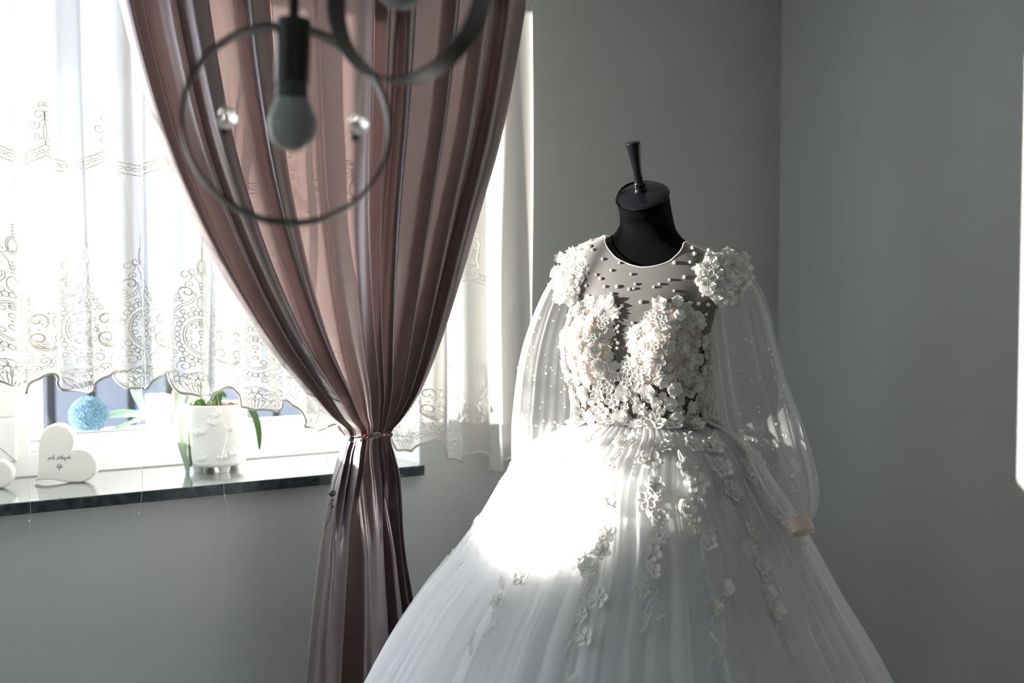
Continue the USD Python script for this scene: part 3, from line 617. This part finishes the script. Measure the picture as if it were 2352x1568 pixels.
# --- sleeves
def to_local(lat, near, z):                                 # lateral (picture right) and near (towards the camera) -> dress coordinates
    a = math.radians(20)
    return np.array([lat * math.cos(a) + near * math.sin(a), lat * math.sin(a) - near * math.cos(a), z])
def sleeve(ctr, rad, seed, n=120, m=80):
    r0 = np.random.default_rng(seed); ctr = np.array(ctr); t = np.linspace(0, 1, m)
    tk = np.linspace(0, 1, len(ctr)); C = CubicSpline(tk, ctr)(t); rr = PchipInterpolator(tk, rad)(t)
    a = np.arange(n) * 2 * PI / n
    A, Tt = np.meshgrid(a, t, indexing='ij')
    f = sum(r0.uniform(.5, 1) * np.sin(int(k) * A + r0.uniform(0, 6) + 1.5 * Tt * r0.uniform(-1, 1)) / (k / 8) for k in (5, 8, 11, 15, 19, 23)) / 3
    gather = .25 + .75 * np.sin(PI * np.clip(Tt, 0, 1)) ** .7
    Rr = rr[None] * (1 + .24 * f * (1.3 - .5 * gather))
    d = np.gradient(C, axis=0); d /= np.linalg.norm(d, axis=1, keepdims=True)
    e1 = np.cross(d, [0, 1.0, 0]); e1 /= np.linalg.norm(e1, axis=1, keepdims=True); e2 = np.cross(d, e1)
    return C[None] + Rr[..., None] * (np.cos(A)[..., None] * e1[None] + .85 * np.sin(A)[..., None] * e2[None])
def zpx(y): return 1.45 + (670 - y) / 1025.0
def lat(x): return (x - 1476) / 1025.0
SR = sleeve([to_local(lat(1652), .06, zpx(655)), to_local(lat(1683), .045, zpx(725)), to_local(lat(1706), .04, zpx(850)), to_local(lat(1731), .075, zpx(970)), to_local(lat(1754), .16, zpx(1070)), to_local(lat(1775), .235, zpx(1152))],
            [.038, .062, .071, .080, .068, .030], 5)
SL = sleeve([to_local(lat(1318), -.02, zpx(640)), to_local(lat(1285), -.02, zpx(720)), to_local(lat(1262), -.03, zpx(850)), to_local(lat(1255), -.03, zpx(970)), to_local(lat(1240), .02, zpx(1060)), to_local(lat(1222), .07, zpx(1130))],
            [.036, .055, .072, .078, .066, .028], 6)
for S_ in (SL, SR):
    sl = part('sleeve', grid(S_, True), M['tulle_sleeve'], dress, smooth=True, label='sheer tulle sleeve')
    pr = []
    for _ in range(150):
        i, j = rb.integers(0, 120), int(rb.uniform(3, 79)); r_ = rb.choice([.0020, .0024, .0030]); pr.append(ball(S_[i, j], r_, 1))
    part('pearls', join(pr), M['pearl'], sl, smooth=True, kind='stuff')
cuff_c = SR[:, -1].mean(0); d_ = SR[:, -1].mean(0) - SR[:, -6].mean(0); d_ /= np.linalg.norm(d_)
def cuff(S_):
    c = S_[:, -1].mean(0); d = c - S_[:, -6].mean(0); d /= np.linalg.norm(d); Mx = frame(d)
    a = np.arange(40) * 2 * PI / 40
    P_ = np.stack([np.stack([.027 * np.cos(a), .018 * np.sin(a), 0 * a + h_], -1) for h_ in np.linspace(-.004, .026, 4)], 1)
    return grid((P_ @ Mx.T) + c, True)
for S_ in (SL, SR): part('cuff', cuff(S_), M['nude_band'], dress, smooth=True, label='nude cuff band')
# --- pearls on the yoke
rp = np.random.default_rng(11)
ypx = []
for _ in range(4000):
    p_ = rp.uniform(-1.15, 1.25); z = rp.uniform(1.33, 1.55)
    if z < float(bodice_top(p_)) + .004 or z > neckline(p_) - .004: continue
    pos = torso(p_, z, .0095)
    if any(np.linalg.norm(pos - o[0]) < rp.choice([.010, .018, .026]) for o in ypx): continue
    ypx.append((pos, torso_normal(p_, z)))
    if len(ypx) >= 62: break
for pos, nn in ypx: part('pearl', ball(pos, rp.choice([.0030, .0036, .0044]), 2), M['pearl'], dress, smooth=True)
for k, (xx, z) in enumerate(((-.012, 1.372), (-.008, 1.364), (-.010, 1.348), (-.006, 1.330), (.008, 1.312), (.0, 1.292))):
    part('pearl', ball(torso(math.asin(xx / .158), z, .008), .0036, 2), M['pearl'], dress, smooth=True)

# ------------------------------------------------------------------ on the sill: hearts, orchid
def heart_outline(n=120):
    t = np.linspace(0, 2 * PI, n, endpoint=False)
    return np.stack([16 * np.sin(t) ** 3, 13 * np.cos(t) - 5 * np.cos(2 * t) - 2 * np.cos(3 * t) - np.cos(4 * t)], 1) / 32.0
def heart(depth):
    from shapely.geometry import Polygon
    o = heart_outline(); poly = Polygon(o).buffer(-.02).buffer(.02)
    layers = []
    for off, y in ((-.06, 0), (-.02, .012), (0, .04), (0, depth - .04), (-.02, depth - .012), (-.06, depth)):
        c = np.array([0, -.08]); k = 1 + off * 1.4
        layers.append(np.stack([(o[:, 0] - c[0]) * k + c[0], np.full(len(o), y), (o[:, 1] - c[1]) * k + c[1]], 1))
    P_ = np.stack(layers, 1); v, f = grid(P_, True)
    n, m = P_.shape[:2]; a = len(v); v = np.vstack([v, [0, 0, -.05], [0, depth, -.05]]); i = np.arange(n); j = (i + 1) % n
    return v, np.vstack([f, np.stack([np.full(n, a), j * m, i * m], 1), np.stack([np.full(n, a + 1), i * m + m - 1, j * m + m - 1], 1)])
ROT = math.radians(50)
def heart_thing(label, px, py, size, yaw, text):
    base = on_z(px, py, ZS)
    v, f = heart(.20); v = v * size
    c, s = math.cos(ROT), math.sin(ROT)
    Rm = np.array([[c, 0, s], [0, 1, 0], [-s, 0, c]])        # lean: the point goes to lower left
    v = v @ Rm.T; low = v[:, 2].min(); v[:, 2] -= low
    h_ = thing('heart_ornament', label, 'heart ornament', (base[0], base[1], ZS + .0006), yaw, 'white ceramic hearts on the sill')
    part('body', (v, f), M['heart'], h_, smooth=45)
    if text:
        wr = join([tube(np.c_[l[:, 0], np.full(len(l), -.0004), l[:, 1]], 0.00034, 4) for l in text])
        wv = wr[0] @ Rm.T if False else wr[0]
        ctr_ = (np.array([0, 0, -.06]) * size) @ Rm.T; ctr_[2] -= low
        part('lettering', (wv + [ctr_[0] + .002, 0, ctr_[2] + .000], wr[1]), M['ink'], h_, label='mirror-written words laughter, love, life')
GL = {'l': [(0, .1), (.35, .7), (.62, 1.7), (.52, 2.15), (.32, 1.9), (.25, .9), (.3, .15), (.55, 0), (.75, .2)],
      'a': [(.75, .85), (.45, 1.0), (.12, .6), (.15, .1), (.45, .05), (.75, .7), (.78, .95), (.75, .3), (.85, .02), (1.05, .2)],
      'u': [(0, .9), (.05, .9), (.08, .2), (.3, 0), (.6, .3), (.68, .95), (.66, .25), (.8, .02), (1.0, .2)],
      'g': [(.75, .85), (.45, 1.0), (.12, .6), (.15, .1), (.45, .05), (.75, .7), (.75, .2), (.62, -1.0), (.3, -1.3), (.15, -1.0), (.5, -.4), (1.0, .2)],
      'h': [(0, .1), (.4, .9), (.6, 1.9), (.45, 2.1), (.3, 1.5), (.22, 0), (.3, .6), (.6, .95), (.75, .7), (.75, .15), (.9, 0), (1.05, .2)],
      't': [(0, .2), (.25, .8), (.35, 1.7), (.28, .6), (.32, .05), (.5, 0), (.7, .2)],
      'e': [(0, .25), (.4, .55), (.55, .85), (.38, 1.0), (.15, .65), (.2, .1), (.5, 0), (.8, .25)],
      'r': [(0, .2), (.15, .95), (.2, .8), (.5, .85), (.45, .3), (.6, 0), (.8, .2)],
      'o': [(.5, .95), (.15, .7), (.12, .2), (.4, 0), (.7, .3), (.65, .8), (.45, .95), (.95, .85)],
      'v': [(0, .9), (.15, .85), (.3, .1), (.35, .05), (.65, .8), (.6, .95), (.9, .8)],
      'i': [(0, .2), (.2, .9), (.2, .2), (.35, 0), (.55, .2)],
      'f': [(0, .2), (.4, 1.0), (.6, 1.9), (.45, 2.1), (.3, 1.3), (.25, -.9), (.4, -1.2), (.5, -.6), (.3, .0), (.8, .25)],
      ',': [(.35, .25), (.40, -.1), (.18, -.7)]}
def write(s, h, xc, z):
    out, x = [], 0.0
    for ch in s:
        if ch == ' ': x += .8; continue
        g = np.array(GL[ch]); l = smooth_line(g, 22); l[:, 0] += x + l[:, 1] * .18; out.append(l); x += g[:, 0].max() * .95
        if ch == 't': out.append(np.array([(x - .6, 1.25), (x + .1, 1.3)]))
        if ch == 'i': out.append(np.array([(x - .1, 1.5), (x - .05, 1.6)]))
    return [np.stack([-(l[:, 0] - x / 2) * h + xc, l[:, 1] * h + z], 1) for l in out]   # mirrored, as in the photograph
words_ = write('laughter, love,', .0052, 0, .006) + write('life', .0052, 0, -.018)
heart_thing('white ceramic heart with mirror-written words laughter, love, life', 143, 1110, .183, math.radians(-26), words_)
heart_thing('white ceramic heart without lettering, left of the lettered heart and cut by the frame', -38, 1124, .150, math.radians(-26), None)

# orchid
pb = on_z(498, 1079, ZS)
DP = float(np.dot(pb - CAM, FWD)); ppm = F_PX / DP
orchid = thing('potted_orchid', 'green-leaved orchid in a white porcelain pot with embossed leaf sprigs and small feet', 'potted plant', (pb[0], pb[1], ZS))
RP, HF, HP = 70 / ppm, .018, .018 + 138 / ppm
na, nz = 200, 110
a = np.arange(na) * 2 * PI / na; zz_ = np.linspace(0, 1, nz)
prf = PchipInterpolator([0, .02, .06, .5, 1.0], [RP * .80, RP * .88, RP * .93, RP * .97, RP])
A, Zq = np.meshgrid(a, zz_, indexing='ij'); rr = prf(Zq).copy()
rl = np.random.default_rng(4)
for k in range(34):
    a0 = rl.uniform(0, 2 * PI); z0 = rl.uniform(.12, .88)
    for dang in (-.9, 0, .9):
        ang = rl.uniform(0, .6) + dang + PI / 2; L_, wd = .011, .0045
        cx_, cz_ = math.cos(ang) * .011, math.sin(ang) * .011
        du = ((A - a0 + PI) % (2 * PI) - PI) * RP - cx_; dv = (Zq - z0) * (HP - HF) - cz_
        p_ = du * math.cos(ang) + dv * math.sin(ang); q_ = -du * math.sin(ang) + dv * math.cos(ang)
        e = (p_ / L_) ** 2 + (q_ / wd) ** 2
        rr += np.where(e < 1.6, .0030 * np.clip(1 - e / 1.6, 0, 1) ** .6 - .0012 * np.exp(-(q_ / .0012) ** 2) * (e < 1), 0)
body = np.stack([rr * np.cos(A), rr * np.sin(A), HF + Zq * (HP - HF)], -1)
v, f = grid(body, True)
inner = lathe([(RP, HP), (RP * .975, HP + .0025), (RP * .94, HP), (RP * .92, HP - .012), (RP * .9, HP - .05)], na); bot = lathe([(0, HF), (RP * .80, HF)], na)
pot = part('pot', join([(v, f), inner, bot]), M['porcelain'], orchid, smooth=50)
for k in range(4):
    an = math.radians(25 + 90 * k) - .35; part('foot', lathe([(0, .0), (.013, 0), (.0145, .003), (.018, HF), (.018, HF + .004), (0, HF + .004)], 24, (RP * .62 * math.cos(an), RP * .62 * math.sin(an), 0)), M['porcelain'], orchid, smooth=50)
rk = np.random.default_rng(9); bk = []
for k in range(120):
    an, r_ = rk.uniform(0, 6.28), RP * .86 * math.sqrt(rk.random()); s_ = rk.uniform(.004, .008)
    t_ = trimesh.creation.icosphere(1, s_); bk.append((np.array(t_.vertices) * [1.3, .8, .7] + [r_ * math.cos(an), r_ * math.sin(an), HP - .010 + rk.uniform(-.004, .006)], np.array(t_.faces)))
part('bark', join(bk), M['bark'], orchid, smooth=False, kind='stuff')
def strap_leaf(pts, wd, up, mt, lb=None):
    C = smooth_line(pts, 28); t = np.linspace(0, 1, 28); W_ = wd * np.clip(np.sin(PI * np.clip(t * .94 + .05, 0, 1)), .02, 1) ** .55
    d = np.gradient(C, axis=0); d /= np.linalg.norm(d, axis=1, keepdims=True); sd = np.cross(d, np.asarray(up, float)); sd /= np.linalg.norm(sd, axis=1, keepdims=True); nn = np.cross(sd, d)
    s = np.linspace(-1, 1, 7)
    P_ = C[:, None] + sd[:, None] * (W_[:, None] * s)[..., None] + nn[:, None] * (.18 * W_[:, None] * (s ** 2))[..., None]
    Q_ = P_ - nn[:, None] * .0012
    part('leaf', join([grid(P_), (grid(Q_)[0], grid(Q_)[1][:, ::-1])]), M[mt], orchid, smooth=True, label=lb)
def op(px, py, near=0.0):                                   # picture point near the pot's axis, in the pot's coordinates
    p = at_depth(px, py, DP - near); return p - np.array([pb[0], pb[1], ZS])
strap_leaf([op(470, 948, .0), op(446, 905, .01), op(424, 935, .03), op(415, 1000, .045), op(428, 1060, .05), op(431, 1092, .045)], .016, H, 'leaf_backlit_tint')
strap_leaf([op(474, 945, .0), op(455, 925, .04), op(444, 960, .062), op(440, 1020, .066), op(438, 1072, .066)], .012, H, 'leaf', 'dark green leaf lying against the pot')
strap_leaf([op(478, 945, .02), op(462, 912, .04), op(440, 918, .05), op(428, 955, .055), op(424, 992, .055)], .013, (0, 0, 1), 'leaf_backlit_tint', 'blue-green arching leaf')
strap_leaf([op(470, 945, -.03), op(440, 880, -.02), op(412, 890, -.01), op(403, 940, -.005), op(402, 988, .0)], .013, H, 'leaf_backlit_tint', 'leaf with light from behind put into its pale colour')
strap_leaf([op(545, 950, -.02), op(566, 925, .0), op(583, 950, .01), op(594, 990, .015), op(596, 1032, .015)], .010, H, 'leaf')
strap_leaf([op(500, 948, .02), op(478, 936, .03), op(452, 938, .04), op(444, 934, .045)], .011, (0, 0, 1), 'leaf', 'yellow-green young leaf')
strap_leaf([op(500, 945, .0), op(500, 915, .0), op(508, 905, .0), op(520, 912, .0)], .012, H, 'leaf')
for a_, b_, c_, d_ in ((461, 945, 457, 780), (492, 942, 474, 890)):
    part('stem', tube(smooth_line([op(a_, b_, .01), op((a_ + c_) / 2 + 3, (b_ + d_) / 2, .01), op(c_, d_, .0)], 12), .0022, 8), M['leaf'], orchid, smooth=True)

# outside on the ledge: the blue flower head with its bent stem, in a clear vase
ac = on_y(204, 953, YA); ra = 43.0 / F_PX * float(np.dot(ac - CAM, FWD))
allium = thing('blue_allium', 'blue ball-shaped artificial flower with bent pale green stems behind the pane', 'artificial flower', ac)
core = part('flower_head', ball((0, 0, 0), ra * .80, 3), M['blue_core'], allium, smooth=True)
fl = []
ga = PI * (3 - math.sqrt(5)); NF = 420
for k in range(NF):
    zz0 = 1 - 2 * (k + .5) / NF; r_ = math.sqrt(1 - zz0 * zz0); n_ = np.array([r_ * math.cos(ga * k), r_ * math.sin(ga * k), zz0]); Mx = frame(n_, rk.uniform(0, 6)); sz = ra * .085 * rk.uniform(.8, 1.2)
    pv = []
    for j in range(5):
        an = 2 * PI * j / 5; c, s = math.cos(an), math.sin(an)
        pv.append((np.array([[0, 0, -.6], [c * .9 - s * .45, s * .9 + c * .45, .5], [c * 1.35, s * 1.35, .9], [c * .9 + s * .45, s * .9 - c * .45, .5]]), np.array([[0, 1, 2], [0, 2, 3]])))
    fl.append(xf(join(pv), Mx, n_ * ra * rk.uniform(.88, .98), sz))
part('florets', join(fl), M['blue'], core, smooth=False, kind='stuff', label='fluffy pale blue florets')
def ap(px, py, dy=0.0): return on_y(px, py, YA + dy) - ac
for pts, r_ in (([ap(245, 950), ap(285, 944), ap(320, 948), ap(337, 953)], .006), ([ap(337, 955), ap(305, 968), ap(270, 982), ap(240, 994)], .0055)):
    part('stem', tube(smooth_line(pts, 20), r_, 8), M['stem'], allium, smooth=True)
for pts in ([ap(336, 953), ap(322, 930), ap(306, 900), ap(302, 860)], [ap(334, 953), ap(324, 920), ap(318, 890), ap(312, 850)], [ap(250, 958), ap(280, 953), ap(310, 952), ap(332, 956)]):
    C = smooth_line(pts, 16); W_ = .0075 * np.sin(PI * np.linspace(.12, .95, 16)); up_ = H
    d = np.gradient(C, axis=0); d /= np.linalg.norm(d, axis=1, keepdims=True); sd = np.cross(d, up_); sd /= np.linalg.norm(sd, axis=1, keepdims=True)
    P_ = np.stack([C - sd * W_[:, None], C - up_ * .002, C + sd * W_[:, None]], 1); part('leaf', grid(P_), M['stem'], allium, smooth=True)
b0, b1 = on_y(342, 988, YA), on_y(386, 988, YA)
zt_ = on_y(360, 905, YA)[2]
part_box = thing('white_box', 'plain white box standing outside the pane beside the blue flower', 'box', ((b0[0] + b1[0]) / 2, YA, ZL))
hw = (b1[0] - b0[0]) / 2
part('body', box((-hw, -.03, .0003), (hw, .03, zt_ - ZL - .006), .003), M['pvc'], part_box, smooth=False)
part('lid', box((-hw - .002, -.032, zt_ - ZL - .018), (hw + .002, .032, zt_ - ZL), .003), M['pvc'], part_box, smooth=False)

# fairy light wires hanging in front of the sill
def wire(label, pts, drops):
    t = thing('fairy_light_wire', label, 'fairy lights', (0, 0, 0), 0, 'fairy light wires hanging at the window')
    YW = -.234
    top = on_y(pts[0][0], pts[0][1], YW)
    C = [np.array([top[0] - .01, YW, ZC - .02]), np.array([top[0] - .004, YW, 2.0])] + [on_y(a_, b_, YW) for a_, b_ in pts]
    part('wire', tube(smooth_line(C, 90), .00045, 5), M['wire'], t, smooth=True)
    for a_, b_ in drops: part('bulb', xf(ball((0, 0, 0), .0018, 1), loc=on_y(a_, b_, YW)), M['clear'], t, smooth=True)
wire('thin fairy light wire hanging at the left, in front of the lettered heart', [(48, 700), (52, 850), (42, 925), (40, 980), (50, 1040), (58, 1085), (66, 1130), (70, 1170), (70, 1195), (66, 1240), (64, 1262)], [(43, 938), (40, 977), (58, 1083), (67, 1195)])
wire('thin fairy light wire hanging between the lettered heart and the orchid pot', [(330, 600), (327, 820), (325, 900), (318, 985), (324, 1060), (328, 1110), (322, 1160), (318, 1177)], [(320, 990), (326, 1072), (319, 1176)])
wire('thin fairy light wire hanging in front of the orchid pot', [(512, 700), (512, 960), (522, 1000), (512, 1037), (514, 1100), (515, 1135), (522, 1160), (524, 1240), (522, 1420)], [(513, 1037), (516, 1137)])
wire('thin fairy light wire hanging beside the pink curtain, the shortest in view', [(752, 960), (752, 1045), (753, 1062), (760, 1096), (762, 1108)], [(753, 1056)])

# ------------------------------------------------------------------ the chandelier, near and out of focus
DL = 1.36
lamp_c = at_depth(661, 284, DL)
lamp = thing('ring_chandelier', 'black pendant lamp of slim metal rings with bare bulbs and hanging crystals', 'chandelier', (lamp_c[0], lamp_c[1], ZC))
def lp(px, py, D=DL): return at_depth(px, py, D) - np.array([lamp_c[0], lamp_c[1], ZC])
def hoop(c, rad, normal, wd, th):
    Mx = frame(normal); a = np.arange(96) * 2 * PI / 96
    sec = [(rad - th, -wd), (rad, -wd), (rad, wd), (rad - th, wd), (rad - th, -wd)]
    P_ = np.stack([np.stack([r_ * np.cos(a), r_ * np.sin(a), 0 * a + h_], -1) for r_, h_ in sec], 1)
    v, f = grid(P_, True); return v @ Mx.T + c, f
nrm1 = -H + .28 * R + np.array([0, 0, .20])
part('ring', hoop(lp(661, 284), 238 / F_PX * DL, nrm1, .0095, .004), M['iron'], lamp, smooth=40)
c2 = lp(936, -30, 1.30)
part('ring', hoop(c2, 218 / F_PX * 1.30, -H - .62 * R + np.array([0, 0, .05]), .0150, .004), M['iron'], lamp, smooth=40)
s0, s1 = lp(675, 46), lp(672, 196)
part('socket', tube([s0, s0 + (s1 - s0) * .97, s0 + (s1 - s0) * .98, s1], [.0205, .0205, .0185, .0185], 28), M['socket'], lamp, smooth=40)
rod = np.array([s0[0], s0[1], 0.0])
part('rod', tube([s0 + [0, 0, -.002], rod + [0, 0, -.02]], .0065, 12), M['socket'], lamp)
def bulb(px, py, D, r_, turn=1):
    c = lp(px, py, D); prof = [(0, -r_), (r_ * .5, -r_ * .866), (r_ * .866, -r_ * .5), (r_, 0), (r_ * .95, r_ * .35), (r_ * .78, r_ * .8), (r_ * .66, r_ * 1.15)]
    b = part('bulb', lathe(prof, 40, c), M['bulb'], lamp, smooth=True, label='unlit frosted bulb')
    part('bulb_collar', lathe([(r_ * .665, r_ * 1.13), (r_ * .66, r_ * 1.4), (r_ * .62, r_ * 1.75), (r_ * .5, r_ * 1.9)], 40, c), M['bulb_neck'], b, smooth=True)
bulb(672, 292, DL, 57 / F_PX * DL)
bulb(920, -36, 1.30, 58 / F_PX * 1.30)
s2 = lp(920, -130, 1.30)
part('socket', tube([s2 + [0, 0, .075], s2], .0205, 28), M['socket'], lamp, smooth=40)
part('rod', tube([s2 + [0, 0, .07], np.array([s2[0], s2[1], -.02])], .0065, 12), M['socket'], lamp)
mid_ = (rod + np.array([s2[0], s2[1], 0])) / 2
part('ceiling_plate', lathe([(0, -.022), (.17, -.022), (.175, -.015), (.175, 0), (0, 0)], 48, mid_), M['iron'], lamp, smooth=40)
def crystal(px, py, D, top):
    c = lp(px, py, D); t_ = trimesh.creation.icosphere(1, .0125); v = np.array(t_.vertices) * [1, 1, 1.1]
    cr = part('crystal', (v + c, np.array(t_.faces)), M['crystal'], lamp, smooth=False, label='faceted clear crystal drop')
    part('crystal_thread', tube([c + [0, 0, .012], lp(*top, D)], .0008, 5), M['wire'], cr)
    part('crystal_cap', ball(c + np.array([-.004, 0, -.016]), .005, 1), M['iron'], cr)
crystal(522, 272, DL, (520, 88)); crystal(823, 286, DL, (840, 128))
